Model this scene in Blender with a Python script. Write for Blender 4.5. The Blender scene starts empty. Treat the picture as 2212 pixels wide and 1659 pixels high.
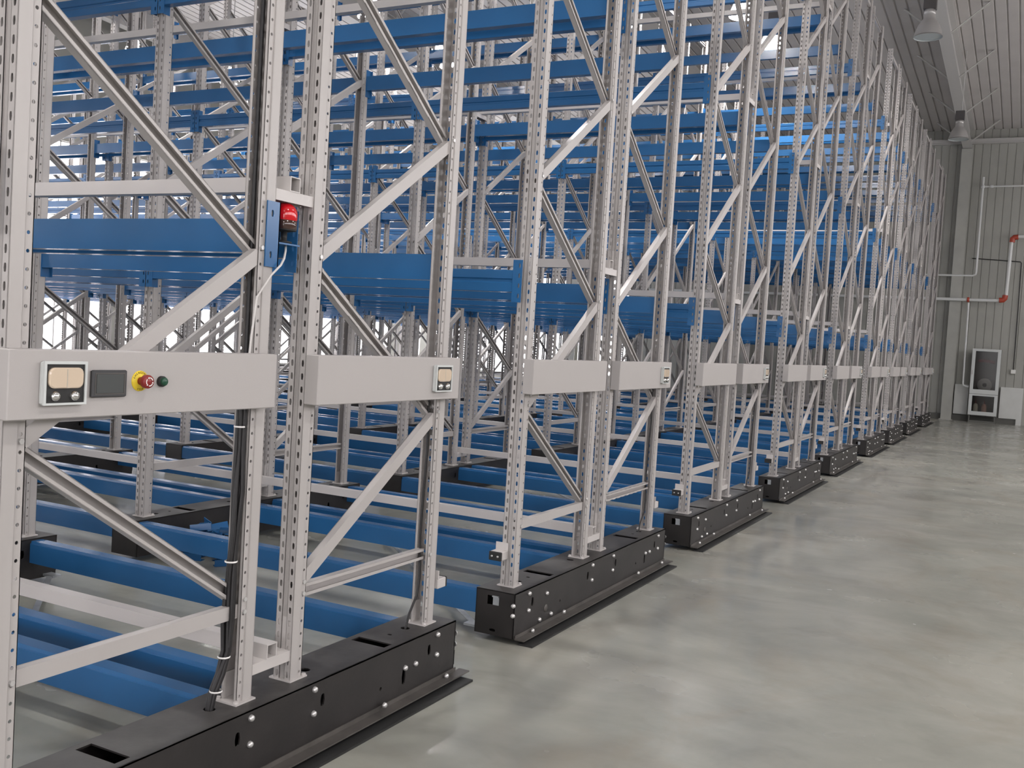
import bpy, math, random
from mathutils import Vector, Matrix
random.seed(7)
R = math.radians
scene = bpy.context.scene
COL = scene.collection

# ------------------------------------------------------------------ camera
FPX, CAMX, CAMH = 2150.15, 2.347, 1.65
YAW, PITCH, ROLL = R(27.32), R(-2.634), R(-3.503)
fwd = Vector((-math.sin(YAW)*math.cos(PITCH), math.cos(YAW)*math.cos(PITCH), math.sin(PITCH)))
rt0 = Vector((math.cos(YAW), math.sin(YAW), 0)); up0 = rt0.cross(fwd)
rt = rt0*math.cos(ROLL) - up0*math.sin(ROLL); up = up0*math.cos(ROLL) + rt0*math.sin(ROLL)
cam_d = bpy.data.cameras.new('camera'); cam = bpy.data.objects.new('camera', cam_d); COL.objects.link(cam)
cam.matrix_world = Matrix(((rt.x, up.x, -fwd.x, CAMX), (rt.y, up.y, -fwd.y, 0), (rt.z, up.z, -fwd.z, CAMH), (0, 0, 0, 1)))
cam_d.sensor_width = 36.0; cam_d.lens = FPX/2212*36.0; cam_d.clip_start = .05; cam_d.clip_end = 300
scene.camera = cam

# ------------------------------------------------------------------ world, exposure
w = bpy.data.worlds.new('overcast_sky'); scene.world = w; w.use_nodes = True
bg = w.node_tree.nodes['Background']; bg.inputs[0].default_value = (1.0, .965, .99, 1); bg.inputs[1].default_value = 6.5
scene.view_settings.view_transform = 'Standard'; scene.view_settings.look = 'None'
scene.view_settings.gamma = 1; scene.view_settings.exposure = 0.17
scene.view_settings.use_curve_mapping = False
LAMP_L = 300.0        # radiance of a lit lamp's mouth

# ------------------------------------------------------------------ materials
MATS = {}
def mat(name, col, rough=.45, metal=0., spec=.5, emit=None, estr=0., bump=0., bscale=60., var=0., vscale=3., coat=0.):
    m = bpy.data.materials.new(name); m.use_nodes = True; nt = m.node_tree; b = nt.nodes['Principled BSDF']
    b.inputs['Base Color'].default_value = (*col, 1); b.inputs['Roughness'].default_value = rough
    b.inputs['Metallic'].default_value = metal; b.inputs['Specular IOR Level'].default_value = spec
    b.inputs['Coat Weight'].default_value = coat
    if emit:
        b.inputs['Emission Color'].default_value = (*emit, 1); b.inputs['Emission Strength'].default_value = estr
    if bump or var:
        tc = nt.nodes.new('ShaderNodeTexCoord')
        n = nt.nodes.new('ShaderNodeTexNoise'); n.inputs['Scale'].default_value = vscale; n.inputs['Detail'].default_value = 5
        nt.links.new(tc.outputs['Object'], n.inputs['Vector'])
        if var:
            rp = nt.nodes.new('ShaderNodeValToRGB')
            rp.color_ramp.elements[0].position = .3; rp.color_ramp.elements[1].position = .7
            rp.color_ramp.elements[0].color = (*[c*(1-var) for c in col], 1); rp.color_ramp.elements[1].color = (*[min(1, c*(1+var)) for c in col], 1)
            nt.links.new(n.outputs['Fac'], rp.inputs['Fac']); nt.links.new(rp.outputs['Color'], b.inputs['Base Color'])
        if bump:
            n2 = nt.nodes.new('ShaderNodeTexNoise'); n2.inputs['Scale'].default_value = bscale
            nt.links.new(tc.outputs['Object'], n2.inputs['Vector'])
            bp = nt.nodes.new('ShaderNodeBump'); bp.inputs['Strength'].default_value = bump; bp.inputs['Distance'].default_value = .01
            nt.links.new(n2.outputs['Fac'], bp.inputs['Height']); nt.links.new(bp.outputs['Normal'], b.inputs['Normal'])
    MATS[name] = m
    return m
mat('grey_paint', (.42, .395, .382), .38, var=.04, vscale=2)
mat('white_paint', (.52, .49, .475), .38, var=.03)
mat('panel_paint', (.405, .38, .368), .5, bump=.06, bscale=350)
mat('blue_paint', (.022, .112, .275), .20, var=.08, vscale=2)
mat('black_paint', (.015, .0125, .012), .5, var=.3, vscale=6, bump=.05, bscale=40)
mat('base_inside', (.012, .012, .012), .8)
mat('flange_steel', (.075, .068, .062), .5, var=.3, vscale=8)
mat('zinc', (.62, .61, .60), .35, .7)
mat('galvanised', (.45, .47, .49), .4, .6, var=.15, vscale=25)
mat('cable_black', (.012, .011, .012), .5)
mat('cable_white', (.6, .58, .56), .5)
mat('rubber', (.015, .015, .015), .6)
mat('red_lens', (.55, .006, .012), .12, coat=.5)
mat('dark_lens', (.05, .022, .016), .15, coat=.5)
mat('cream_lens', (.62, .50, .38), .15, coat=.8)
mat('chrome', (.75, .74, .73), .15, 1.)
mat('screen_case', (.045, .045, .048), .45)
mat('screen_glass', (.075, .08, .08), .2)
mat('yellow', (.75, .55, .03), .45)
mat('red_button', (.22, .016, .014), .4)
mat('green_button', (.006, .06, .03), .3)
mat('letter_black', (.02, .018, .01), .6)
mat('arrow_white', (.8, .78, .76), .5)
mat('wall_sheet', (.33, .33, .30), .5, var=.05, vscale=1.5)
mat('ceiling_sheet', (.50, .475, .46), .5, var=.05, vscale=1.2)
mat('wainscot', (.60, .61, .59), .6, var=.05)
mat('column_paint', (.36, .36, .33), .55, var=.06)
mat('rafter_paint', (.46, .45, .435), .5)
mat('pipe_grey', (.6, .61, .6), .4)
mat('pipe_red', (.36, .05, .025), .45)
mat('window_frame', (.6, .6, .6), .5)
mat('lamp_metal', (.42, .41, .40), .35, .5)
mat('lamp_inside', (.35, .38, .38), .5)
mat('lamp_gear', (.06, .055, .055), .5)
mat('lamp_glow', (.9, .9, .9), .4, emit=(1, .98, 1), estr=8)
mat('lamp_mouth', (.9, .9, .9), .4, emit=(1, .965, .94), estr=LAMP_L)
mat('cab_white', (.55, .57, .56), .5)
mat('cab_inside', (.05, .036, .034), .6)
mat('hose_red', (.16, .02, .022), .6)
mat('hose_pale', (.34, .32, .32), .7)
mat('ext_pale', (.45, .42, .36), .5)
mat('ext_pink', (.55, .33, .28), .5)
mat('plinth', (.11, .11, .10), .7)
mat('switch_white', (.75, .75, .72), .5)
def dusty(name, dust):
    # settled dust on the faces that look up
    nt = MATS[name].node_tree; b = nt.nodes['Principled BSDF']; src = b.inputs['Base Color'].links[0].from_socket
    g = nt.nodes.new('ShaderNodeNewGeometry'); sp = nt.nodes.new('ShaderNodeSeparateXYZ'); nt.links.new(g.outputs['True Normal'], sp.inputs[0])
    gt = nt.nodes.new('ShaderNodeMath'); gt.operation = 'GREATER_THAN'; gt.inputs[1].default_value = .9; nt.links.new(sp.outputs['Z'], gt.inputs[0])
    tc = nt.nodes.new('ShaderNodeTexCoord'); n = nt.nodes.new('ShaderNodeTexNoise'); n.inputs['Scale'].default_value = 9; n.inputs['Detail'].default_value = 6; nt.links.new(tc.outputs['Object'], n.inputs['Vector'])
    mu = nt.nodes.new('ShaderNodeMath'); mu.operation = 'MULTIPLY'; nt.links.new(gt.outputs[0], mu.inputs[0]); nt.links.new(n.outputs['Fac'], mu.inputs[1])
    mx = nt.nodes.new('ShaderNodeMixRGB'); mx.inputs[2].default_value = (*dust, 1); nt.links.new(mu.outputs[0], mx.inputs[0]); nt.links.new(src, mx.inputs[1]); nt.links.new(mx.outputs[0], b.inputs['Base Color'])
dusty('black_paint', (.085, .081, .077))
def glass(name, tint, gl):
    m = bpy.data.materials.new(name); m.use_nodes = True; nt = m.node_tree; nt.nodes.clear()
    o = nt.nodes.new('ShaderNodeOutputMaterial'); mx = nt.nodes.new('ShaderNodeMixShader'); mx.inputs[0].default_value = gl
    t = nt.nodes.new('ShaderNodeBsdfTransparent'); t.inputs[0].default_value = (*tint, 1)
    g = nt.nodes.new('ShaderNodeBsdfGlossy'); g.inputs['Roughness'].default_value = .08
    nt.links.new(t.outputs[0], mx.inputs[1]); nt.links.new(g.outputs[0], mx.inputs[2]); nt.links.new(mx.outputs[0], o.inputs[0])
    MATS[name] = m
glass('window_glass', (.95, .95, .95), .06)
glass('cabinet_glass', (.7, .7, .68), .012)
def floor_mat():
    m = bpy.data.materials.new('concrete_floor'); m.use_nodes = True; nt = m.node_tree; N = nt.nodes; L = nt.links; b = N['Principled BSDF']
    tc = N.new('ShaderNodeTexCoord')
    def noise(scale, detail=5, rough=.6, stretch=None, dist=0):
        n = N.new('ShaderNodeTexNoise'); n.inputs['Scale'].default_value = scale; n.inputs['Detail'].default_value = detail
        n.inputs['Roughness'].default_value = rough; n.inputs['Distortion'].default_value = dist
        src = tc.outputs['Object']
        if stretch:
            mp = N.new('ShaderNodeMapping'); mp.inputs['Scale'].default_value = stretch; L.new(src, mp.inputs['Vector']); src = mp.outputs[0]
        L.new(src, n.inputs['Vector']); return n
    def ramp(src, p0, c0, p1, c1):
        r = N.new('ShaderNodeValToRGB'); e = r.color_ramp.elements; e[0].position = p0; e[0].color = (*c0, 1); e[1].position = p1; e[1].color = (*c1, 1)
        L.new(src.outputs['Fac'], r.inputs['Fac']); return r
    big = ramp(noise(.55, 6, .65, dist=.6), .34, (.245, .250, .222), .66, (.345, .340, .300))
    brown = ramp(noise(1.3, 5, .6, (1, .7, 1), 1.0), .50, (0, 0, 0), .72, (.55, .55, .55))
    mx = N.new('ShaderNodeMixRGB'); mx.inputs[2].default_value = (.25, .215, .165, 1)
    L.new(brown.outputs[0], mx.inputs[0]); L.new(big.outputs[0], mx.inputs[1])
    streak = ramp(noise(1.6, 4, .6, (.4, 1.1, 1), .6), .42, (0, 0, 0), .92, (.40, .40, .40))
    mx2 = N.new('ShaderNodeMixRGB'); mx2.inputs[2].default_value = (.46, .45, .41, 1)
    L.new(streak.outputs[0], mx2.inputs[0]); L.new(mx.outputs[0], mx2.inputs[1])
    spots = ramp(noise(2.0, 4, .6, None, .8), .52, (0, 0, 0), .92, (.45, .45, .45))
    mx3 = N.new('ShaderNodeMixRGB'); mx3.inputs[2].default_value = (.16, .15, .13, 1)
    L.new(spots.outputs[0], mx3.inputs[0]); L.new(mx2.outputs[0], mx3.inputs[1]); L.new(mx3.outputs[0], b.inputs['Base Color'])
    rr = ramp(noise(1.2, 4, .55), .3, (.13, .13, .13), .75, (.34, .34, .34)); L.new(rr.outputs[0], b.inputs['Roughness'])
    b.inputs['Specular IOR Level'].default_value = .55
    bp = N.new('ShaderNodeBump'); bp.inputs['Strength'].default_value = .05; bp.inputs['Distance'].default_value = .01
    L.new(noise(25, 4).outputs['Fac'], bp.inputs['Height']); L.new(bp.outputs[0], b.inputs['Normal'])
    MATS['concrete_floor'] = m
floor_mat()

# ------------------------------------------------------------------ mesh builder
class MB:
    def __init__(s): s.v = []; s.f = []; s.sm = []
    def add(s, vs, fs, smooth=False):
        o = len(s.v); s.v += [tuple(v) for v in vs]; s.f += [tuple(o+i for i in f) for f in fs]; s.sm += [smooth]*len(fs)
    def merge(s, other, M=None):
        o = len(s.v); s.v += [tuple(M @ Vector(v)) for v in other.v] if M else list(other.v)
        s.f += [tuple(o+i for i in f) for f in other.f]; s.sm += other.sm
    def box(s, x0, x1, y0, y1, z0, z1):
        s.add([(x0,y0,z0),(x1,y0,z0),(x1,y1,z0),(x0,y1,z0),(x0,y0,z1),(x1,y0,z1),(x1,y1,z1),(x0,y1,z1)],
              [(0,3,2,1),(4,5,6,7),(0,1,5,4),(1,2,6,5),(2,3,7,6),(3,0,4,7)]); return s
    def bbox(s, x0, x1, y0, y1, z0, z1, b=.004):
        # bevelled box: three stacked loops with chamfered edges
        def loop(d, z):
            e = b
            return [(x0+d+e,y0+d,z),(x1-d-e,y0+d,z),(x1-d,y0+d+e,z),(x1-d,y1-d-e,z),(x1-d-e,y1-d,z),(x0+d+e,y1-d,z),(x0+d,y1-d-e,z),(x0+d,y0+d+e,z)]
        ls = [loop(b, z0), loop(0, z0+b), loop(0, z1-b), loop(b, z1)]
        vs = [p for l in ls for p in l]; fs = [tuple(reversed(range(8))), tuple(range(24, 32))]
        for k in range(3):
            for i in range(8): j = (i+1) % 8; fs.append((k*8+i, k*8+j, k*8+8+j, k*8+8+i))
        s.add(vs, fs); return s
    def obox(s, c, a, b, d):
        c, a, b, d = Vector(c), Vector(a), Vector(b), Vector(d)
        P = [c+a*i+b*j+d*k for k in (-1, 1) for i, j in ((-1,-1),(1,-1),(1,1),(-1,1))]
        s.add(P, [(0,3,2,1),(4,5,6,7),(0,1,5,4),(1,2,6,5),(2,3,7,6),(3,0,4,7)]); return s
    def prism(s, prof, x0, x1):          # prof: (y, z) counter-clockwise seen from +x
        n = len(prof); vs = [(x0, y, z) for y, z in prof]+[(x1, y, z) for y, z in prof]
        fs = [tuple(reversed(range(n))), tuple(range(n, 2*n))]+[(i, (i+1) % n, n+(i+1) % n, n+i) for i in range(n)]
        s.add(vs, fs); return s
    def tube(s, path, r, n=8, smooth=True):
        P = [Vector(p) for p in path]; rings = []; prev = None
        for i, p in enumerate(P):
            d = (P[min(i+1, len(P)-1)]-P[max(i-1, 0)]).normalized()
            if prev is None: a = d.orthogonal().normalized()
            else: a = (prev-d*prev.dot(d)).normalized()
            prev = a; b = d.cross(a)
            rr = r[i] if isinstance(r, (list, tuple)) else r
            rings.append([p+(a*math.cos(t)+b*math.sin(t))*rr for t in [2*math.pi*k/n for k in range(n)]])
        vs = [q for g in rings for q in g]; fs = []
        for i in range(len(P)-1):
            for k in range(n): fs.append((i*n+k, i*n+(k+1) % n, (i+1)*n+(k+1) % n, (i+1)*n+k))
        s.add(vs, fs, smooth); m = (len(P)-1)*n
        s.add(rings[0], [tuple(reversed(range(n)))]); s.add(rings[-1], [tuple(range(n))]); return s
    def lathe(s, prof, c=(0,0,0), axis='z', n=20, smooth=True):   # prof: (r, h)
        c = Vector(c)
        def pt(r, h, t):
            a, b = r*math.cos(t), r*math.sin(t)
            return c+Vector({'z': (a, b, h), 'x': (h, a, b), 'y': (b, h, a)}[axis])
        vs = [pt(r, h, 2*math.pi*k/n) for r, h in prof for k in range(n)]; fs = []
        for i in range(len(prof)-1):
            for k in range(n): fs.append((i*n+k, i*n+(k+1) % n, (i+1)*n+(k+1) % n, (i+1)*n+k))
        s.add(vs, fs, smooth); return s
    def plate(s, o, U, V, W, H, holes=(), t=.003):
        # sheet of size W x H in the plane (o, U, V), thickness t behind it; holes: (u0, u1, v0, v1, 'e' or 'r')
        o, U, V = Vector(o), Vector(U), Vector(V); Nn = U.cross(V)
        us = sorted({0., W, *[h[0] for h in holes], *[h[1] for h in holes]}); vs_ = sorted({0., H, *[h[2] for h in holes], *[h[3] for h in holes]})
        P = lambda u, v, d=0: o+U*u+V*v-Nn*d
        def inside(a, b): return any(h[0]-1e-6 < a < h[1]+1e-6 and h[2]-1e-6 < b < h[3]+1e-6 for h in holes)
        verts, faces = [], []
        def quad(a, b, c, d): k = len(verts); verts.extend((a, b, c, d)); faces.append((k, k+1, k+2, k+3))
        # merge cells in each v-row into runs
        for j in range(len(vs_)-1):
            vm = (vs_[j]+vs_[j+1])/2; i = 0
            while i < len(us)-1:
                if inside((us[i]+us[i+1])/2, vm): i += 1; continue
                k = i
                while k+1 < len(us)-1 and not inside((us[k+1]+us[k+2])/2, vm): k += 1
                a, b, c, d = us[i], us[k+1], vs_[j], vs_[j+1]
                quad(P(a, c), P(b, c), P(b, d), P(a, d)); quad(P(a, d, t), P(b, d, t), P(b, c, t), P(a, c, t)); i = k+1
        for u0, u1, v0, v1, sh in holes:
            um, vm, hu, hv = (u0+u1)/2, (v0+v1)/2, (u1-u0)/2, (v1-v0)/2
            if sh == 'r': ring = [(u0, v0), (u1, v0), (u1, v1), (u0, v1)]
            else:
                q = .71*min(hu, hv)*.95; eu, ev = hu*.95, hv*.95
                r_ = min(eu, ev)
                ring = [(um-eu+r_*.3, vm-ev+r_*.3), (um, vm-ev), (um+eu-r_*.3, vm-ev+r_*.3), (um+eu, vm), (um+eu-r_*.3, vm+ev-r_*.3), (um, vm+ev), (um-eu+r_*.3, vm+ev-r_*.3), (um-eu, vm)]
                outer = [(u0, v0), (um, v0), (u1, v0), (u1, vm), (u1, v1), (um, v1), (u0, v1), (u0, vm)]
                for i in range(8):
                    j = (i+1) % 8
                    quad(P(*outer[i]), P(*outer[j]), P(*ring[j]), P(*ring[i])); quad(P(*ring[i], t), P(*ring[j], t), P(*outer[j], t), P(*outer[i], t))
            n = len(ring)
            for i in range(n):
                j = (i+1) % n; quad(P(*ring[j]), P(*ring[i]), P(*ring[i], t), P(*ring[j], t))
        rim = [(0, 0), (W, 0), (W, H), (0, H)]
        for i in range(4):
            a, b = rim[i], rim[(i+1) % 4]; quad(P(*a, t), P(*b, t), P(*b), P(*a))
        s.add(verts, faces); return s
    def mesh(s, name, material):
        me = bpy.data.meshes.new(name); me.from_pydata(s.v, [], s.f); me.update()
        if any(s.sm): me.polygons.foreach_set('use_smooth', s.sm)
        me.materials.append(MATS[material]); return me

def put(name, me, parent=None, loc=(0,0,0), rz=0, rot=None):
    o = bpy.data.objects.new(name, me); COL.objects.link(o); o.parent = parent; o.location = loc
    o.rotation_euler = rot if rot else (0, 0, rz); return o
def build(name, mb, material, parent=None, loc=(0,0,0), rz=0): return put(name, mb.mesh(name, material), parent, loc, rz)
def tag(o, label, cat, group=None):
    o['label'] = label; o['category'] = cat
    if group: o['group'] = group
    return o
def empty(name, loc): 
    o = bpy.data.objects.new(name, None); COL.objects.link(o); o.location = loc; o.empty_display_size = .1; return o
def struct(name, mb, material, loc=(0,0,0)):
    o = build(name, mb, material, None, loc); o['kind'] = 'structure'; return o

# ------------------------------------------------------------------ the hall
XL, XR, YF, YB = -19.5, 9.0, -9.0, 33.0
SL = .05; ZC = 8.72                                # roof falls towards the far wall
zroof = lambda y: ZC+SL*(YB-y)
fl = struct('floor', MB().box(XL-.3, XR+.3, YF-.3, YB+.3, -.25, 0), 'concrete_floor')

def rib_sheet(width, length, ribs, depth, t=.02):
    # sheet in the x-y plane, visible side towards -z, ribs running along y
    prof = []; p = width/ribs
    for i in range(ribs):
        a = i*p; prof += [(a, 0), (a+p*.82, 0), (a+p*.87, depth), (a+p*.95, depth)]
    prof.append((width, 0))
    m = MB(); n = len(prof)
    vs = [(x, y, z) for y in (0, length) for x, z in prof]+[(x, y, max(depth, 0)+t) for y in (0, length) for x in (0, width)]
    fs = [(i, n+i, n+i+1, i+1) for i in range(n-1)]
    fs += [(2*n, 2*n+1, 2*n+3, 2*n+2), tuple(range(n))+(2*n+1, 2*n), tuple(reversed(range(n, 2*n)))+(2*n+2, 2*n+3), (0, 2*n, 2*n+2, n), (n-1, 2*n-1, 2*n+3, 2*n+1)]
    m.add(vs, fs); return m
# ceiling: a slab with ribbed sheets under it
LEN = math.hypot(YB-YF, SL*(YB-YF))
mb = MB(); mb.add([(XL-.3, YF-.3, zroof(YF-.3)+.06), (XR+.3, YF-.3, zroof(YF-.3)+.06), (XR+.3, YB+.3, zroof(YB+.3)+.06), (XL-.3, YB+.3, zroof(YB+.3)+.06),
                   (XL-.3, YF-.3, zroof(YF-.3)+.2), (XR+.3, YF-.3, zroof(YF-.3)+.2), (XR+.3, YB+.3, zroof(YB+.3)+.2), (XL-.3, YB+.3, zroof(YB+.3)+.2)],
                  [(0,3,2,1),(4,5,6,7),(0,1,5,4),(1,2,6,5),(2,3,7,6),(3,0,4,7)])
ceiling = struct('ceiling', mb, 'ceiling_sheet')
cs = rib_sheet(.95, LEN, 4, .03, .02).mesh('ceiling_panel', 'ceiling_sheet')
for i in range(30):
    put('ceiling_panel', cs, ceiling, (XL+i*.95, YF, zroof(YF)), rot=(-math.atan(SL), 0, 0))

# walls
XG = -10.2                                         # glazing starts here on the far wall
def wall_with_openings(name, horiz, a0, a1, pos, thick, z1, ops, material='wall_sheet'):
    # horiz 'x' or 'y': running axis; ops: (a0, a1, z0, z1)
    m = MB(); W = a1-a0
    holes = [(o[0]-a0, o[1]-a0, o[2], o[3], 'r') for o in ops]
    if horiz == 'x': m.plate((a0, pos, 0), (1,0,0), (0,0,1), W, z1, holes, thick)
    else: m.plate((pos, a0, 0), (0,1,0), (0,0,1), W, z1, holes, thick)
    return struct(name, m, material)
# far wall: plate normal is U x V = (1,0,0)x(0,0,1) = (0,-1,0) -> faces the camera
WZ0, WZ1 = .35, 5.9
bw = [(XL+.5, XL+4.8, WZ0, WZ1), (XL+5.0, XG, WZ0, WZ1)]
wall_back = wall_with_openings('wall_back', 'x', XL-.3, XR+.3, YB, .25, ZC+.2, bw)
lw = [(YF+1.5+i*6.6, YF+1.5+i*6.6+6.3, WZ0, WZ1) for i in range(6)]
m = MB().plate((XL, YF, 0), (0,1,0), (0,0,1), YB-YF, zroof(YF), [(o[0]-YF, o[1]-YF, o[2], o[3], 'r') for o in lw], .25)
wall_left = struct('wall_left', m, 'wall_sheet')
rw_fill = [(YF+1.5+i*6.6, YF+1.5+i*6.6+6.3, 3.2, 5.6) for i in range(6)]  # unseen windows added in the right wall as side fill light
fw_fill = [(XL+1.2+i*6.9, XL+1.2+i*6.9+6.3, WZ0, 4.2) for i in range(2, 4)]  # unseen windows added behind the camera for frontal fill
m = MB().plate((XR+.25, YF, 0), (0,1,0), (0,0,1), YB-YF, zroof(YF), [(o[0]-YF, o[1]-YF, o[2], o[3], 'r') for o in rw_fill], .25)
struct('wall_right', m, 'wall_sheet')
m = MB().plate((XL-.3, YF-.25, 0), (1,0,0), (0,0,1), XR-XL+.6, zroof(YF)+.2, [(o[0]-XL+.3, o[1]-XL+.3, o[2], o[3], 'r') for o in fw_fill], -.25)
struct('wall_front', m, 'wall_sheet')
# ribbed sheets on the far wall (clear of the glazing)
ws = rib_sheet(.9, ZC, 4, .018, .012)
M_ = MB(); M_.merge(ws); M_.v = [(x, z, y) for x, y, z in M_.v]
wm = M_.mesh('wall_panel', 'wall_sheet')
for i in range(22):
    x = XG+.05+i*.9
    if x+.9 < XR: put('wall_panel', wm, wall_back, (x, YB-.035, 0))

# windows: frame, mullions and panes in each opening, with a sky portal behind
def window(n, o, axis, pos, sg=1):
    a0, a1, z0, z1 = o; P = (lambda a, d, z: (a, pos+d*sg, z)) if axis == 'x' else (lambda a, d, z: (pos-d*sg, a, z))
    fr = MB(); nx = max(2, round((a1-a0)/1.6)); nz = 3
    def bar(A0, A1, Z0, Z1):
        p, q = P(A0, .08, Z0), P(A1, .14, Z1); fr.box(min(p[0], q[0]), max(p[0], q[0]), min(p[1], q[1]), max(p[1], q[1]), Z0, Z1)
    for i in range(nx+1):
        c = a0+(a1-a0)*i/nx; bar(max(a0, c-.02), min(a1, c+.02), z0, z1)
    for j in range(nz+1):
        c = z0+(z1-z0)*j/nz
        bar(a0, a1, max(z0, c-.02), min(z1, c+.02))
    wf = struct('window_%d' % n, fr, 'window_frame')
    dx, dz = (a1-a0)/nx, (z1-z0)/nz
    p, q = P(-dx/2+.03, .0, 0), P(dx/2-.03, .012, 0)
    g = MB().box(min(p[0]-P(0,0,0)[0], q[0]-P(0,0,0)[0]), max(p[0]-P(0,0,0)[0], q[0]-P(0,0,0)[0]), min(p[1]-P(0,0,0)[1], q[1]-P(0,0,0)[1]), max(p[1]-P(0,0,0)[1], q[1]-P(0,0,0)[1]), -dz/2+.03, dz/2-.03).mesh('pane', 'window_glass')
    for i in range(nx):
        for j in range(nz): put('pane', g, wf, P(a0+dx*(i+.5), .11, z0+dz*(j+.5)))
    ld = bpy.data.lights.new('sky_portal', 'AREA'); ld.shape = 'RECTANGLE'; ld.size = a1-a0; ld.size_y = z1-z0; ld.cycles.is_portal = True
    lo = bpy.data.objects.new('sky_portal', ld); COL.objects.link(lo); lo.location = P((a0+a1)/2, .3, (z0+z1)/2)
    nd = Vector((0, -sg, 0)) if axis == 'x' else Vector((sg, 0, 0)); lo.rotation_euler = nd.to_track_quat('-Z', 'Y').to_euler()
n = 1
for o in bw: window(n, o, 'x', YB); n += 1
for o in lw: window(n, o, 'y', XL); n += 1
for o in rw_fill: window(n, o, 'y', XR, -1); n += 1
for o in fw_fill: window(n, o, 'x', YF, -1); n += 1

# rafters on columns, fly braces
def sloped_box(mb, x0, x1, y0, y1, d0, d1):         # between depths d0 > d1 below the roof
    V = [(x, y, zroof(y)-d) for d in (d0, d1) for x, y in ((x0,y0),(x1,y0),(x1,y1),(x0,y1))]
    mb.add(V, [(0,3,2,1),(4,5,6,7),(0,1,5,4),(1,2,6,5),(2,3,7,6),(3,0,4,7)])
for i, xc in enumerate((.24, -6.0, -12.24, -18.48, 6.48)):
    mb = MB(); sloped_box(mb, xc-.13, xc+.13, YF, YB, .62, .60); sloped_box(mb, xc-.012, xc+.012, YF, YB, .60, .02); sloped_box(mb, xc-.13, xc+.13, YF, YB, .02, 0)
    rf = struct('trim_%d' % (i+1), mb, 'rafter_paint')
    for y in range(-7, 33, 3):
        for sx in ((1, -1) if i < 2 else (1,)):
            z = zroof(y); b = MB(); p0 = Vector((xc+sx*.1, y, z-.6)); p1 = Vector((xc+sx*.85, y, z+.01)); d = (p1-p0)/2; nn = d.cross(Vector((0,1,0))).normalized()
            b.obox((p0+p1)/2, d, Vector((0,.025,0)), nn*.004); b.obox((p0+p1)/2+Vector((0,.022,0)), d, Vector((0,.004,0)), nn*.022)
            build('fly_brace', b, 'rafter_paint', rf)
    if xc-.13 > XG or True:
        mb = MB(); yb = YB-.36
        mb.box(xc-.15, xc+.15, yb, yb+.016, 0, zroof(YB)-.62); mb.box(xc-.15, xc+.15, yb+.3, yb+.316, 0, zroof(YB)-.62); mb.box(xc-.006, xc+.006, yb+.016, yb+.3, 0, zroof(YB)-.62)
        mb.box(xc-.19, xc+.19, yb-.03, yb+.34, 0, .02)
        struct('trim_%d' % (i+11), mb, 'column_paint')
# eaves beam along the top of the far wall, low white wall and dark plinth
struct('trim_21', MB().box(XL, XR, YB-.16, YB-.036, 8.28, 8.42).box(XL, XR, YB-.20, YB-.16, 8.40, 8.42).box(XL, XR, YB-.20, YB-.16, 8.28, 8.30), 'rafter_paint')
struct('trim_22', MB().box(.42, .80, YB-.20, YB-.036, .2, 1.09), 'wainscot')
struct('trim_23', MB().box(1.66, 2.26, YB-.20, YB-.036, .17, 1.09).box(2.12, 2.26, YB-.201, YB-.036, 0, .17), 'wainscot')
struct('baseboard_back', MB().box(-10, 2.12, YB-.17, YB-.037, 0, .17), 'plinth')

# ------------------------------------------------------------------ shared rack meshes
ZB = .281; TOP = 6.9; BAY = 2.84; UX = -.1155; LEG = .0405; HD = .0365; HF = .48
H = TOP-ZB
def upright_mb():
    m = MB(); n = int(H/.05)
    cells = lambda uc, du, dv, off=0.: [(uc-du, uc+du, .025+off+i*.05-dv, .025+off+i*.05+dv, 'e') for i in range(n)]
    m.plate((-LEG, -HD, 0), (1,0,0), (0,0,1), .029, H, cells(.0155, .0065, .0135), .0025)
    m.plate((LEG-.029, -HD, 0), (1,0,0), (0,0,1), .029, H, cells(.0135, .0065, .0135), .0025)
    m.box(-LEG+.029-.0025, -LEG+.029, -HD, -HD+.009, 0, H); m.box(LEG-.029, LEG-.029+.0025, -HD, -HD+.009, 0, H)
    m.box(-LEG+.029, LEG-.029, -HD+.0065, -HD+.009, 0, H)
    # flanges: stepped in a little towards the open side
    m.plate((LEG, -HD, 0), (0,1,0), (0,0,1), .046, H, (), .0025)
    m.plate((LEG-.004, -HD+.046, 0), (0,1,0), (0,0,1), .027, H, cells(.012, .006, .006), .0025)
    m.box(LEG-.0065, LEG, -HD+.0445, -HD+.047, 0, H)
    m.plate((-LEG, -HD+.046, 0), (0,-1,0), (0,0,1), .046, H, (), .0025)
    m.plate((-LEG+.004, HD, 0), (0,-1,0), (0,0,1), .027, H, cells(.015, .006, .006), .0025)
    m.box(-LEG, -LEG+.0065, -HD+.0445, -HD+.047, 0, H)
    for sx in (-1, 1): m.box(min(sx*(LEG-.004), sx*(LEG-.016)), max(sx*(LEG-.004), sx*(LEG-.016)), HD-.0025, HD, 0, H)
    return m
def foot_mb():
    m = MB(); m.box(-.055, .05, -HD-.008, HD+.02, 0, .006); m.box(LEG-.012, LEG-.009, -HD+.004, HD-.006, 0, .10); m.box(-LEG+.009, -LEG+.012, -HD+.004, HD-.006, 0, .10)
    for x in (-.043, .042): m.lathe([(0, .014), (.009, .014), (.010, .006)], (x, HD+.008, 0), n=6, smooth=False)
    return m
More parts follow.
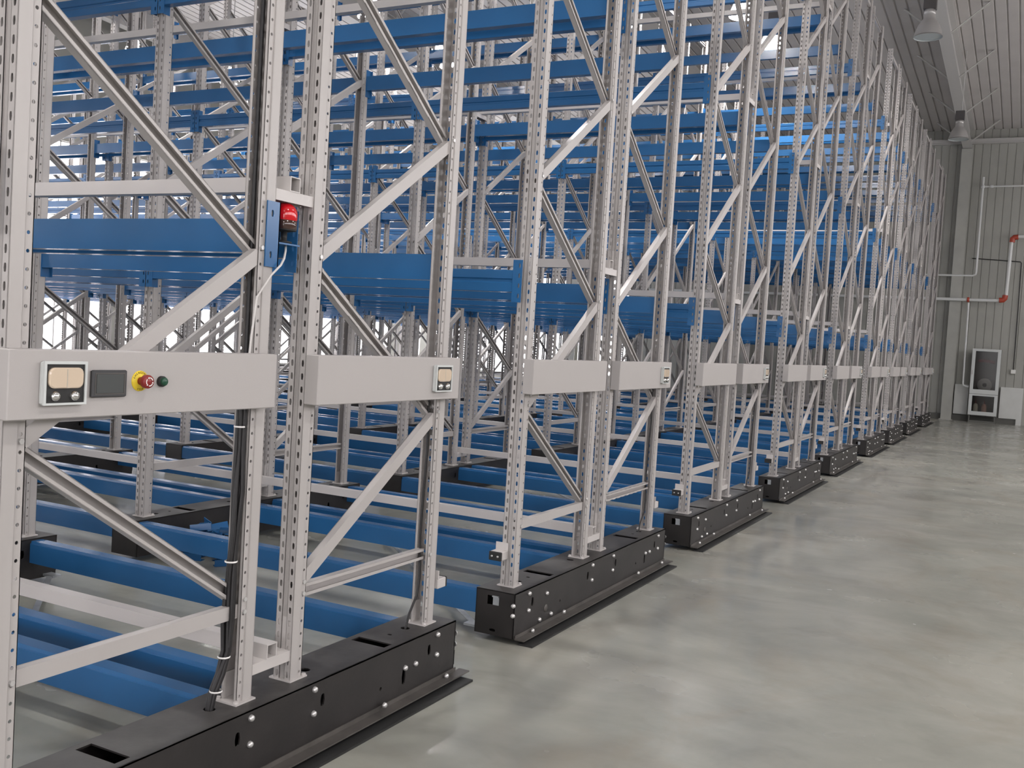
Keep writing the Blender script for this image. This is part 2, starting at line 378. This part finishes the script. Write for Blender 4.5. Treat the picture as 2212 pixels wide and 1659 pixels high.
def channel_mb(p0, p1, open_sign, xo, wd=.050, dp=.032, t=.003):
    p0, p1 = Vector((xo, *p0)), Vector((xo, *p1)); d = p1-p0; L = d.length; d.normalize(); nn = d.cross(Vector((1,0,0))); m = MB(); c = (p0+p1)/2
    X = Vector((1,0,0))
    m.obox(c-X*open_sign*(dp/2-t/2), d*L/2, nn*wd/2, X*t/2)
    for sg in (-1, 1):
        m.obox(c+nn*sg*(wd/2-t/2)+X*open_sign*t/2, d*L/2, nn*t/2, X*(dp/2-t/2))
        m.obox(c+nn*sg*(wd/2-.0065)+X*open_sign*(dp/2-t/2), d*L/2, nn*.0065, X*t/2)
    return m
NODES = []
braces = [channel_mb((-.45, .615-ZB), (.45, .615-ZB), -1, .004)]
side, z, i = 1, .66, 0
while z+.60 < TOP:
    z2 = z+.60; op = 1 if i % 2 == 0 else -1
    braces.append(channel_mb((side*.452, z-ZB), (-side*.452, z2-ZB), op, -.010 if op > 0 else .018))
    side = -side; z += .627; i += 1
braces.append(channel_mb((-.45, TOP-.08-ZB), (.45, TOP-.08-ZB), -1, .004))
UP = upright_mb(); FT = foot_mb()
UPM = UP.mesh('upright', 'grey_paint'); FTM = FT.mesh('foot_plate', 'white_paint')
BRM = [b.mesh('brace', 'grey_paint') for b in braces]
FR = MB()
for sy, rz in ((-1, 0), (1, math.pi)):
    M = Matrix.Translation((0, sy*HF, 0)) @ Matrix.Rotation(rz, 4, 'Z'); FR.merge(UP, M); FR.merge(FT, M)
for b in braces: FR.merge(b)
FRM = FR.mesh('upright_frame', 'grey_paint')
# frame bolts at the brace nodes, aisle side
BOLT = MB().lathe([(0, .008), (.0085, .008), (.0095, 0)], axis='x', n=6, smooth=False)
NB_Z = [.615-ZB]+[.66+.627*i-ZB for i in range(0, 5)]
NBM = BOLT.mesh('bolt', 'zinc')
# level beam with end connectors
LB = BAY-2*LEG
def beam_mb():
    m = MB(); m.prism([(-.028, 0), (-.03, -.003), (-.03, -.046), (-.022, -.052), (-.022, -.066), (-.03, -.072), (-.03, -.117), (-.028, -.12), (.03, -.12), (.03, 0)], -LB/2+.004, LB/2-.004); return m
def connector_mb():       # at the +x end, origin at the beam end on the hole face plane
    m = MB(); m.plate((0, -.033, -.175), (1,0,0), (0,0,1), .036, .23, [(.013, .025, v, v+.026, 'e') for v in (.022, .078, .132, .186)], .0035)
    m.box(-.004, 0, -.033, .034, -.175, .055); m.box(-.02, -.004, -.033, -.030, -.175, .055); return m
CN = connector_mb()
BEAMM = beam_mb().mesh('beam', 'blue_paint'); CNR = CN.mesh('connector', 'blue_paint')
CNL_ = MB(); CNL_.merge(CN); CNL_.v = [(-x, y, z) for x, y, z in CNL_.v]; CNL_.f = [tuple(reversed(f)) for f in CNL_.f]; CNL = CNL_.mesh('connector', 'blue_paint')
BF = beam_mb(); BF.merge(CN, Matrix.Translation((LB/2, 0, 0))); BF.merge(CNL_, Matrix.Translation((-LB/2, 0, 0))); BEAMF = BF.mesh('beam', 'blue_paint')
LBASE = BAY-.237
LOWM = MB().prism([(-.030, 0), (-.034, -.014), (-.040, -.016), (-.040, -.130), (-.026, -.130), (-.026, -.112), (.028, -.112), (.028, -.130), (.04, -.130), (.04, 0)], -LBASE/2, LBASE/2).mesh('base_beam', 'blue_paint')

BL = 2.488; BW = .237; BZ0 = .035
def base_mbs(front=True):
    top = MB(); e = lambda c, r: (c-r, c+r)
    Y = (1, 0, 0)
    hol = []
    for y in (.53, 1.96): hol.append((.03, .205, y-.03, y+.03, 'r'))
    for y in (.39, 2.10): hol.append((BW-.119-.012, BW-.119+.012, y-.010, y+.010, 'e'))
    for y in (.262, .985, 1.507, 2.226): hol.append((BW-.119-.024, BW-.119+.024, y-.022, y+.022, 'e'))
    top.plate((-BW, 0, ZB), (1,0,0), (0,1,0), BW, BL, hol, .006)
    sh = []
    for y in (.22, 1.003, 1.475, 2.255): sh.append((y-.014, y+.014, .133, .187, 'e'))
    sh.append((2.035, 2.065, .055, .13, 'e'))
    for y in (.597, 1.875): sh.append((y-.009, y+.009, .078, .096, 'e'))
    top.plate((0, 0, BZ0), (0,1,0), (0,0,1), BL, ZB-BZ0, sh, .006)
    top.box(-BW, -BW+.006, 0, BL, BZ0, ZB-.006)
    top.plate((-BW, 0, BZ0), (1,0,0), (0,0,1), BW, ZB-BZ0, [(.07, .145, .165, .215, 'r'), (.09, .13, .018, .036, 'e')] if front else (), .006)
    top.box(-BW, 0, BL-.006, BL, BZ0, ZB-.006)
    top.box(-.055, 0.0, BL-.004, BL+.004, BZ0+.03, BZ0+.10)
    top.box(-BW+.006, -.006, .006, BL-.006, BZ0, BZ0+.004)
    return top
BASEM = base_mbs().mesh('mobile_base', 'black_paint'); BASEI = base_mbs(False).mesh('mobile_base', 'black_paint')
LATCH = MB().box(-.135, -.098, .004, .03, .198, .252).box(-.135, -.098, -.008, .004, .245, .252).mesh('latch_plate', 'galvanised')
FLANGE = MB().box(0.001, .058, .02, 2.545, .026, .032).box(.001, .006, .02, 2.50, .032, .05).mesh('guard_rail', 'flange_steel')
STRIP = MB().box(.02, .105, .03, 2.50, 0.0, .010).mesh('shadow_strip', 'rubber')  # thin dark strip standing in for the shadow under the flange
BOLTM = MB().lathe([(0, .014), (.006, .0135), (.011, .010), (.0125, .004), (.0125, 0)], axis='x', n=10).mesh('bolt', 'zinc')
BOLTS = [(y, z) for y in (.17, 1.066, 1.42, 2.32) for z in (.252, .157)]+[(.40, .207), (.471, .0735), (.32, .0725), (2.056, .165), (2.14, .162)]
FBOLTS = [(.20, .04), (.617, .055), (1.88, .055), (2.39, .04)]
def bolts_joined():
    m = MB()
    for y, z in BOLTS+FBOLTS: m.lathe([(0, .014), (.011, .010), (.0125, 0)], ((.0 if (y, z) in BOLTS else .02), y, z), axis='x', n=6)
    return m
BOLTSJ = bolts_joined().mesh('bolt_heads', 'zinc')
ROUND = MB().lathe([(0, .003), (.022, .003), (.022, 0)], axis='x', n=14).mesh('cover_disc', 'flange_steel')
# tie tubes, spacer brackets, sensors
def sq_tube(L, a=.055, t=.004):
    m = MB(); m.box(-L, 0, -a/2, a/2, 0, t); m.box(-L, 0, -a/2, a/2, a-t, a); m.box(-L, 0, -a/2, -a/2+t, t, a-t); m.box(-L, 0, a/2-t, a/2, t, a-t); return m
SPM = MB().box(-.035, .035, -.115, .115, 0, .004).box(.031, .035, -.115, .115, -.036, 0).box(-.035, -.031, -.115, .115, -.036, 0).box(-.04, .04, .111, .115, -.03, .13).box(-.04, .04, -.115, -.111, -.03, .03).mesh('spacer_bracket', 'white_paint')
SENS = MB().bbox(-.038, .038, -.06, .012, -.003, .044, .003).box(-.038, .038, .006, .012, .044, .085).mesh('photo_sensor', 'white_paint')
SCAP = MB().bbox(-.0385, .0385, -.072, -.058, -.004, .045, .003).mesh('sensor_face', 'rubber')
SSCR = MB().lathe([(0, -.003), (.006, -.003), (.006, 0)], axis='y', n=8).mesh('screw', 'zinc')
# control panel boxes
PANEL = MB().bbox(-.064, 0, 0, 1.045, 0, .19, .003).mesh('control_panel', 'panel_paint')
IND_B = MB().bbox(0, .018, 0, .137, 0, .12, .005).box(.018, .024, 0.0, .137, .112, .12).box(.018, .024, 0, .007, 0, .112).box(.018, .024, .130, .137, 0, .112).box(.018, .024, .007, .130, 0, .006).mesh('indicator_unit', 'cab_white')
IND_F = MB().box(.0182, .020, .007, .130, .006, .112).mesh('indicator_face', 'rubber')
def rounded(y0, y1, z0, z1, x0, x1, r):
    m = MB(); pts = []
    for cy, cz, a0 in ((y1-r, z1-r, 0), (y0+r, z1-r, 90), (y0+r, z0+r, 180), (y1-r, z0+r, 270)):
        for k in range(5): t = R(a0+k*22.5); pts.append((cy+r*math.cos(t), cz+r*math.sin(t)))
    n = len(pts); cy, cz = (y0+y1)/2, (z0+z1)/2
    ins = [(cy+(y-cy)*.93, cz+(z-cz)*.90) for y, z in pts]
    vs = [(x0, y, z) for y, z in pts]+[(x1-.003, y, z) for y, z in pts]+[(x1, y, z) for y, z in ins]
    fs = [(i, (i+1) % n, n+(i+1) % n, n+i) for i in range(n)]+[(n+i, n+(i+1) % n, 2*n+(i+1) % n, 2*n+i) for i in range(n)]+[tuple(range(2*n, 3*n))]
    m.add(vs, fs); return m
IND_L = [rounded(.013, .124, .046, .103, .020, .028, .018).mesh('signal_lens', 'cream_lens')]
IND_D = MB().box(.0275, .0290, .0675, .0695, .050, .099).mesh('lens_divider', 'ext_pale')
IND_K = MB().lathe([(0, .014), (.009, .013), (.013, .008), (.0145, 0)], axis='x', n=14).mesh('knob', 'chrome')
def indicator(parent, y, z, x):
    a = put('indicator_unit', IND_B, parent, (x, y, z)); put('indicator_face', IND_F, a)
    for q in IND_L: put('signal_lens', q, a)
    put('lens_divider', IND_D, a)
    for ky in (.036, .098): put('knob', IND_K, a, (.020, ky, .025))
    a['label'] = 'white framed indicator unit with cream lenses and chrome knobs'
    return a

# ------------------------------------------------------------------ the nine mobile racks
YS = [1.622, 4.732, 7.883, 11.143, 14.312, 17.766, 20.871, 24.098, 27.693]
NB = [3, 4, 5, 6, 6, 6, 6, 6, 6]                     # bays seen of each
DET = [2, 3, 3, 3, 2, 1, 1, 1, 1]                    # stations whose frames are split into parts
LABELS = ['nearest mobile pallet rack, with red beacon, touch screen and emergency stop',
          'second mobile pallet rack from the front, behind the one with the red beacon',
          'third mobile pallet rack from the front, its black base mid-picture',
          'fourth mobile pallet rack from the front along the aisle',
          'fifth mobile pallet rack from the front, middle of the row of nine',
          'sixth mobile pallet rack from the front, far down the aisle',
          'seventh mobile pallet rack from the front, third from the far wall',
          'eighth mobile pallet rack from the front, second from the far wall',
          'last mobile pallet rack, closest to the far wall and hose cabinet']
LEVELS = [2.02, 3.83, 5.72]; TIES = [.403, 2.133, 3.963, 5.853]
CA, CB = .631, 1.8775                                # frame centres along the rack depth
RACKS = []
for u, ys in enumerate(YS):
    r = empty('mobile_rack', (0, ys, 0)); tag(r, LABELS[u], 'pallet rack', 'mobile pallet racks'); RACKS.append(r)
    nb = NB[u]
    for k in range(nb+1):
        X0 = -BAY*k
        b = put('mobile_base', BASEM if k == 0 else BASEI, r, (X0, 0, 0))
        if k == 0:
            put('latch_plate', LATCH, b); put('guard_rail', FLANGE, b); put('shadow_strip', STRIP, b); put('cover_disc', ROUND, b, (0, .40, .121))
            if u < 2:
                for y, z in BOLTS: put('bolt', BOLTM, b, (0, y, z))
                for y, z in FBOLTS: put('bolt', BOLTM, b, (.018, y, z))
                for x, z in ((.0, .217), (.0, .163)): put('bolt', BOLTM, b, (-.004, -.004, z), -math.pi/2); put('bolt', BOLTM, b, (-.004, BL+.002, z), math.pi/2)
            else:
                j = put('bolt_heads', BOLTSJ, b); j['kind'] = 'stuff'
        for c, rz in ((CA, 0), (CB, math.pi)):
            if k < DET[u]:
                for sy, r2 in ((-1, 0), (1, math.pi)):
                    sgn = sy*(1 if rz == 0 else -1)
                    uo = put('upright', UPM, r, (X0+UX, c+sgn*HF, ZB), 0 if sgn < 0 else math.pi); put('foot_plate', FTM, uo)
                    if k == 0 and u < 2:
                        for q, bz in enumerate(NB_Z):
                            if q == 0 or (q % 2 == 1) == (sy > 0): put('bolt', NBM, uo, ((LEG-.004)*(1 if sgn < 0 else -1), HD-.016, bz), 0 if sgn < 0 else math.pi)
                for bm in BRM: put('brace', bm, r, (X0+UX, c, ZB), rz)
            else: put('upright_frame', FRM, r, (X0+UX, c, ZB), rz)
        if k < 3:
            for tz in TIES:
                put('spacer_bracket', SPM, r, (X0+UX, (CA+CB)/2, tz-.004))
    # beams
    faces = [(CA-HF-HD, 0), (CA+HF+HD, math.pi), (CB-HF-HD, 0), (CB+HF+HD, math.pi)]
    for k in range(nb):
        xc = -BAY*k+UX-LEG-LB/2
        for fy, rz in faces:
            for lz in LEVELS:
                if k < 2 and u < 6:
                    bo = put('beam', BEAMM, r, (xc, fy, lz), rz); put('connector', CNR, bo, (LB/2, 0, 0)); put('connector', CNL, bo, (-LB/2, 0, 0))
                else: put('beam', BEAMF, r, (xc, fy, lz), rz)
        for by in (.043, 1.107, 1.373, 2.345): put('base_beam', LOWM, r, (-BAY*k-BW-LBASE/2, by, .27))
    L = BAY*nb+.1
    for tz, me in zip(TIES, (1, 1, 1, 1)): build('tie_tube', sq_tube(L), 'white_paint', r, (-.078, (CA+CB)/2, tz))
    # sensors on the outer uprights
    for sy, ry in ((CA-HF-HD, 0), (CB+HF+HD, math.pi)):
        so = put('photo_sensor', SENS, r, (-.155 if ry == 0 else -.108, sy-.010 if ry == 0 else sy+.034, .437), ry); put('sensor_face', SCAP, so)
        if u < 3:
            for sx in (-.018, .018): put('screw', SSCR, so, (sx, -.072, .02))
    # control panels
    put('control_panel', PANEL, r, (-.010, .078, 1.352)); put('control_panel', PANEL, r, (-.010, 1.357, 1.352))
    if u == 0: indicator(r, .170, 1.392, -.012)
    indicator(r, 2.165, 1.389, -.012)
    # cable in the rear upright
    pts = [(-.118, 2.318, z) for z in (1.34, 1.1, .9, .7, .5)]+[(-.118, 2.30, .42), (-.119, 2.26, .34), (-.119, 2.232, .27)]
    pts = [(x+.006*math.sin(i*1.7), y, z) for i, (x, y, z) in enumerate(pts)]
    build('cable', MB().tube(pts, .006, 6), 'cable_black', r)
    # flat diagonal straps near the floor
    st = MB()
    p0, p1 = Vector((-.30, .10, .05)), Vector((-2.78, 2.40, .05)); d = (p1-p0); nn = d.cross(Vector((0,0,1))).normalized()
    st.obox((p0+p1)/2, d/2, nn*.016, Vector((0,0,.003))); st.obox(p0+Vector((.03, -.03, 0)), Vector((.06,0,0)), Vector((0,.03,0)), Vector((0,0,.006)))
    st.obox(p1+Vector((-.03, .03, 0)), Vector((.06,0,0)), Vector((0,.03,0)), Vector((0,0,.006)))
    build('floor_strap', st, 'galvanised', r)

# ------------------------------------------------------------------ extras on the nearest rack
R0 = RACKS[0]
# touch screen
t = build('touch_screen', MB().bbox(0, .012, 0, .123, 0, .078, .003), 'screen_case', R0, (-.010, .333, 1.409)); t['label'] = 'dark grey touch screen'
build('screen', MB().box(.012, .0135, .014, .109, .012, .066), 'screen_glass', t)
build('screen_bezel', MB().box(.012, .0128, .009, .114, .008, .011).box(.012, .0128, .009, .114, .067, .070).box(.012, .0128, .009, .012, .011, .067).box(.012, .0128, .111, .114, .011, .067), 'flange_steel', t)
# emergency stop
es = build('emergency_stop', MB().lathe([(0, .004), (.030, .004), (.031, 0)], axis='x', n=28), 'yellow', R0, (-.010, .512, 1.454)); es['label'] = 'yellow collar with red mushroom button'
build('stop_button', MB().lathe([(.012, .004), (.012, .018), (.017, .019), (.0205, .024), (.0205, .036), (.018, .041), (0, .042)], axis='x', n=24), 'red_button', es)
ar = MB()
for a0 in (20, 140, 260):
    P = []
    for k in range(9):
        a = R(a0+k*9); P += [(.0423, .0105*math.cos(a), .0105*math.sin(a)), (.0423, .0135*math.cos(a), .0135*math.sin(a))]
    ar.add(P, [(2*k, 2*k+2, 2*k+3, 2*k+1) for k in range(8)])
    a = R(a0+80); c = Vector((.0423, .012*math.cos(a), .012*math.sin(a))); tdir = Vector((0, -math.sin(a), math.cos(a))); n_ = Vector((0, math.cos(a), math.sin(a)))
    ar.add([c-n_*.0035, c+n_*.0035, c+tdir*.005], [(0, 1, 2)])
build('arrow_marks', ar, 'arrow_white', es)
def letter_mesh(ch, size):
    cu = bpy.data.curves.new('letter', 'FONT'); cu.body = ch; cu.size = size; cu.align_x = 'CENTER'; cu.extrude = .0002; cu.resolution_u = 2
    o = bpy.data.objects.new('letter', cu); COL.objects.link(o); bpy.context.view_layer.update()
    me = bpy.data.meshes.new_from_object(o.evaluated_get(bpy.context.evaluated_depsgraph_get())); bpy.data.objects.remove(o); bpy.data.curves.remove(cu)
    m = MB(); m.add([tuple(v.co) for v in me.vertices], [tuple(p.vertices) for p in me.polygons]); bpy.data.meshes.remove(me); return m
tx = MB()
def arc_text(txt, r, a_mid, step, size, inward):
    for i, ch in enumerate(txt):
        a = R(a_mid+(i-(len(txt)-1)/2)*(-step if not inward else step))
        m = letter_mesh(ch, size)
        rad = Vector((0, math.cos(a), math.sin(a))); upv = rad if not inward else -rad
        rgt = Vector((1,0,0)).cross(upv)*-1
        c = rad*r
        M = Matrix(((rgt.x, upv.x, 1, c.x+.0043), (rgt.y, upv.y, 0, c.y), (rgt.z, upv.z, 0, c.z), (0, 0, 0, 1)))
        tx.merge(m, M)
arc_text('EMERGENCY', .0225, 90, 17, .0085, False)
arc_text('STOP', .0285, 270, 15, .0085, True)
build('lettering', tx, 'letter_black', es)
# green push button
gb = build('push_button', MB().lathe([(.0165, 0), (.0165, .010), (.014, .012), (.0125, .012)], axis='x', n=20), 'rubber', R0, (-.010, .594, 1.452)); gb['label'] = 'green push button in a black ring'
build('button_cap', MB().lathe([(.0128, .010), (.0128, .018), (.010, .021), (0, .0215)], axis='x', n=20), 'green_button', gb)
# black cable bundle down the second upright
bd = MB()
for j in range(5):
    ox, oy = .014*math.cos(j*1.26), .009*math.sin(j*1.26)
    pts = [(-.105+ox, 1.062+oy, 1.36)]
    for i, z in enumerate((1.2, 1.05, .9, .75, .6, .48)): pts.append((-.105+ox+.005*math.sin(i*2+j), 1.060+oy+.006*math.sin(i*1.3+j*2)-.004*i, z))
    pts += [(-.112+ox*.8, 1.025+oy, .40), (-.118+ox*.7, .995+oy, .33), (-.12+ox*.5, .985+oy*.6, .27)]
    bd.tube(pts, .0085, 6)
cb = build('cable_bundle', bd, 'cable_black', R0)
for z, y in ((1.28, 1.058), (.80, 1.045), (.46, 1.032), (.345, 1.0)):
    build('cable_tie', MB().lathe([(.022, -.003), (.0235, 0), (.022, .003)], (-.107, y, z), n=12), 'arrow_white', cb)
build('cable', MB().tube([(-.12, 1.085, z) for z in (2.9, 2.4, 2.0, 1.6, 1.36)], .008, 6), 'cable_black', R0)
# red beacon between the back-to-back uprights
bc = build('beacon', MB().lathe([(0, 0), (.030, 0), (.030, .006), (.012, .010), (.012, .040), (.030, .044), (.044, .046), (.044, .050), (0, .050)], n=24), 'rubber', R0, (-.118, 1.25, 1.947)); bc['label'] = 'red domed beacon on a short black stem'
build('lens_base', MB().lathe([(.043, .050), (.0455, .052), (.0455, .082), (.043, .084)], n=28), 'dark_lens', bc)
dome = [(.045, .083), (.0465, .090), (.0465, .105)]+[(.0465*math.cos(R(a)), .105+.045*math.sin(R(a))) for a in range(10, 91, 10)]
build('lens', MB().lathe(dome, n=28), 'red_lens', bc)
bk = build('beacon_bracket', MB().plate((-.066, 1.098, 1.85), (0,1,0), (0,0,1), .068, .232, [(.02, .034, v, v+.026, 'e') for v in (.03, .176)], .005).box(-.118, -.066, 1.161, 1.166, 1.85, 2.082).box(-.16, -.075, 1.166, 1.29, 1.938, 1.944), 'blue_paint', R0)
build('beacon_cable', MB().tube([(-.105, 1.248, 1.94), (-.085, 1.225, 1.915), (-.06, 1.19, 1.885), (-.052, 1.165, 1.86), (-.055, 1.12, 1.82), (-.075, 1.075, 1.74), (-.085, 1.068, 1.6), (-.09, 1.06, 1.45), (-.09, 1.055, 1.36)], .0042, 6), 'cable_white', R0)

# ------------------------------------------------------------------ loose blue connectors heaped by the second base
heap = []
for lz, cnt, spread in ((.0, 9, .26), (.07, 8, .24), (.14, 8, .22), (.19, 6, .19)):
    for q in range(cnt):
        heap.append((-2.57+spread*(2*(q+.5)/cnt-1)+random.uniform(-.03, .03), .42+random.uniform(-.5, .5)*spread, lz, random.uniform(0, 180), random.uniform(-.35, .35) if lz else 0))
NPL = MB().plate((-.07, -.025, .0), (1,0,0), (0,1,0), .14, .05, [(.02+i*.042, .036+i*.042, .016, .036, 'e') for i in range(3)], -.004)
NPL.box(-.07, .07, -.025, -.021, .004, .045)
NPM = NPL.mesh('beam_connector', 'blue_paint')
for x, y, z, a, tl in heap:
    o = put('beam_connector', NPM, None, (x, YS[1]+y, z+.001+abs(tl)*.03), rot=(tl, tl*.6, R(a)))
    tag(o, 'loose blue steel beam connector in the heap beside the inner black base', 'connector', 'loose connectors heaped on the floor')

# ------------------------------------------------------------------ lamps
def lamp(x, y, z, lit, label):
    r = empty('high_bay_lamp', (x, y, z)); tag(r, label, 'ceiling lamp', 'high bay lamps')
    prof = [(.225, 0), (.222, .02), (.20, .10), (.165, .19), (.12, .26), (.095, .29), (.09, .36)]
    inner = [(r_-.006, h+.004) for r_, h in reversed(prof)]
    build('reflector', MB().lathe([(.228, -.006), (.228, .006)]+prof, n=32), 'lamp_glow' if lit else 'lamp_metal', r)
    build('reflector_lining', MB().lathe(inner+[(.222, -.005)], n=32), 'lamp_glow' if lit else 'lamp_inside', r)
    build('collar', MB().lathe([(0, .44), (.085, .44), (.092, .36), (0, .36)], n=24), 'lamp_metal', r)
    build('ballast_box', MB().bbox(-.10, .10, -.07, .07, .44, .66, .008), 'lamp_gear', r)
    build('hanger_rod', MB().tube([(.03, 0, .66), (.03, 0, zroof(y)-z)], .011, 8), 'rafter_paint', r)
    build('lamp_mouth' if lit else 'lamp_cover', MB().lathe([(0, .012), (.10, .011), (.218, .008)], n=28), 'lamp_mouth' if lit else 'lamp_inside', r)
lamp(.47, 17.74, 7.0, False, 'unlit bell lamp hanging over the aisle, the nearer of two')
lamp(.46, 25.9, 7.0, False, 'unlit bell lamp over the aisle, the one nearer the far wall')
LIT = [(-2.2, 16.18, 7.1, 'lit lamp above the racks, nearer of the glowing pair at top centre-right'), (-2.11, 17.9, 7.1, 'lit lamp above the racks, farther of the glowing pair at top centre-right'),
       (-8.33, 14.42, 7.1, 'lit lamp glimpsed over blue beams, nearest in the middle row of lamps'), (-8.3, 16.4, 7.1, 'lit lamp glimpsed over blue beams, second in the middle row of lamps'), (-8.6, 17.6, 7.1, 'lit lamp glimpsed over blue beams, third in the middle row of lamps'),
       (-14.5, 14.8, 7.1, 'lit lamp deep among the racks, nearer of two in the leftmost row'), (-14.44, 17.45, 7.1, 'lit lamp deep among the racks, farther of two in the leftmost row')]
for a in LIT: lamp(a[0], a[1], a[2], True, a[3])
for x in (-2.2, -8.3, -14.5, 5.2):  # row right of the aisle is added, unseen fill; others continue the rack rows
    for y in ((1.5, 8.5) if x < 0 else (-5, 1.5, 8.5, 16.2, 24)):
        lamp(x, y, 7.4, True, 'unseen lit bell lamp hanging high above the picture')

# ------------------------------------------------------------------ far wall fittings
YW = YB-.04
# hose cabinet
cb = empty('hose_cabinet', (.84, YW-.5, .22)); tag(cb, 'white framed fire hose cabinet with two glass doors on the far wall', 'cabinet')
Wc, Hc, Dc = .77, 1.96, .30
cx = MB().box(0, Wc, Dc-.01, Dc, 0, Hc).box(0, .02, 0, Dc-.01, 0, Hc).box(Wc-.02, Wc, 0, Dc-.01, 0, Hc).box(.02, Wc-.02, 0, Dc-.01, 0, .02).box(.02, Wc-.02, 0, Dc-.01, Hc-.02, Hc).box(.02, Wc-.02, .02, Dc-.01, .66, .68)
build('cabinet_body', cx, 'cab_inside', cb)
d1 = build('door', MB().plate((0, -.02, .63), (1,0,0), (0,0,1), Wc, Hc-.63, [(.09, Wc-.09, .13, Hc-.63-.07, 'r')], .03), 'cab_white', cb)
build('pane', MB().box(.085, Wc-.085, -.008, -.002, .755, Hc-.065), 'cabinet_glass', d1)
build('handle', MB().box(.03, .05, -.045, -.02, 1.2, 1.32), 'lamp_metal', d1)
d2 = build('door', MB().plate((0, -.02, 0), (1,0,0), (0,0,1), Wc, .62, [(.09, Wc-.09, .11, .60-.03, 'r')], .03), 'cab_white', cb)
build('pane', MB().box(.085, Wc-.085, -.008, -.002, .105, .575), 'cabinet_glass', d2)
build('hose_reel', MB().lathe([(.06, -.05), (.19, -.05), (.20, -.03), (.20, .03), (.19, .05), (.06, .05)], (Wc/2, .15, .90), axis='y', n=24), 'hose_pale', cb)
build('hose_valve', MB().tube([(.18, .2, 1.60), (.3, .16, 1.62), (.45, .14, 1.60), (.60, .2, 1.58)], .045, 10).lathe([(.07, -.02), (.08, 0), (.07, .02)], (.4, .09, 1.62), axis='y', n=14), 'hose_red', cb)
build('cabinet_stand', MB().box(.02, .75, .03, .28, -.22, -.16).box(.02, .06, .03, .28, -.16, 0).box(.71, .75, .03, .28, -.16, 0), 'plinth', cb)
for i, (x, m_, la) in enumerate(((.19, 'ext_pale', 'pale fire extinguisher on the left in the lower cabinet compartment'), (.42, 'ext_pink', 'pinkish fire extinguisher on the right in the lower cabinet compartment'))):
    e = empty('fire_extinguisher', (.84+x, YW-.5+.14, .22+.021)); tag(e, la, 'extinguisher', 'extinguishers in the cabinet')
    build('cylinder', MB().lathe([(0, 0), (.065, 0), (.07, .02), (.07, .24), (.05, .30), (.02, .32), (0, .32)], n=16), m_, e)
    build('valve', MB().tube([(0, 0, .32), (0, 0, .37), (0, -.06, .39)], .014, 8), 'hose_red', e)
# sprinkler pipes and conduits
def pipe(name, label, path, r, material, elbows=(), em='pipe_red', er=1.6, cat='pipe'):
    o = build(name, MB().tube(path, r, 12), material); tag(o, label, cat)
    for p, q0, q1 in elbows:
        p = Vector(p); a = p+Vector(q0)*r*3.2; b = p+Vector(q1)*r*3.2
        build('elbow', MB().tube([a, p+Vector(q0)*r*1.0+Vector(q1)*r*.2, p+Vector(q1)*r*1.0+Vector(q0)*r*.2, b], r*er, 12), em, o)
    return o
yp = YW-.42
pB = pipe('sprinkler_pipe', 'white sprinkler pipe with red elbows stepping up the far wall', [(-9.5, yp, 3.60), (1.50, yp, 3.62), (1.57, yp, 3.66), (1.60, yp, 3.74), (1.63, yp, 5.38), (1.66, yp, 5.46), (1.74, yp, 5.50), (6, yp, 5.52)], .048, 'pipe_grey',
          [((1.58, yp, 3.63), (-1,0,0), (0,0,1)), ((1.64, yp, 5.48), (0,0,-1), (1,0,0))])
build('coupling', MB().lathe([(.05, -.035), (.075, -.03), (.075, .03), (.05, .035)], (.60, yp, 3.615), axis='x', n=14), 'pipe_red', pB)
pA = pipe('water_pipe', 'thin grey pipe dropping beside the column and turning left', [(.745, yp+.1, 7.25), (.75, yp+.1, 4.46), (.74, yp+.1, 4.38), (.66, yp+.1, 4.34), (-9.5, yp+.1, 4.33)], .030, 'pipe_grey')
build('branch', MB().tube([(.745, yp+.1, 6.97), (6, yp+.1, 7.02)], .026, 10), 'pipe_grey', pA)
build('coupling', MB().lathe([(.03, -.05), (.05, -.045), (.05, .045), (.03, .05)], (.745, yp+.1, 6.97), n=12), 'pipe_grey', pA); build('coupling', MB().lathe([(.03, -.05), (.045, -.045), (.045, .045), (.03, .05)], (.98, yp+.1, 6.975), axis='x', n=12), 'pipe_grey', pA)
pipe('feed_pipe', 'slim vertical pipe running down from the sprinkler pipe into the hose cabinet', [(.62, yp, 3.53), (.645, yp, 1.14), (.66, yp, 1.07), (.74, yp, 1.04), (.812, yp, 1.035)], .026, 'pipe_grey')
cbk = tag(build('power_cable', MB().tube([(.60, YW-.03, 4.88), (1.3, YW-.03, 4.84), (1.90, YW-.03, 4.80), (1.925, YW-.03, 4.76), (1.94, YW-.03, 3.4), (1.95, YW-.03, 1.62)], .014, 6), 'cable_black'), 'thin black cable running across the far wall down to a switch', 'cable')
sw = tag(build('wall_switch', MB().bbox(1.88, 2.01, YW-.08, YW, 1.50, 1.62, .01), 'switch_white'), 'small white switch box at the end of the black wall cable', 'switch')
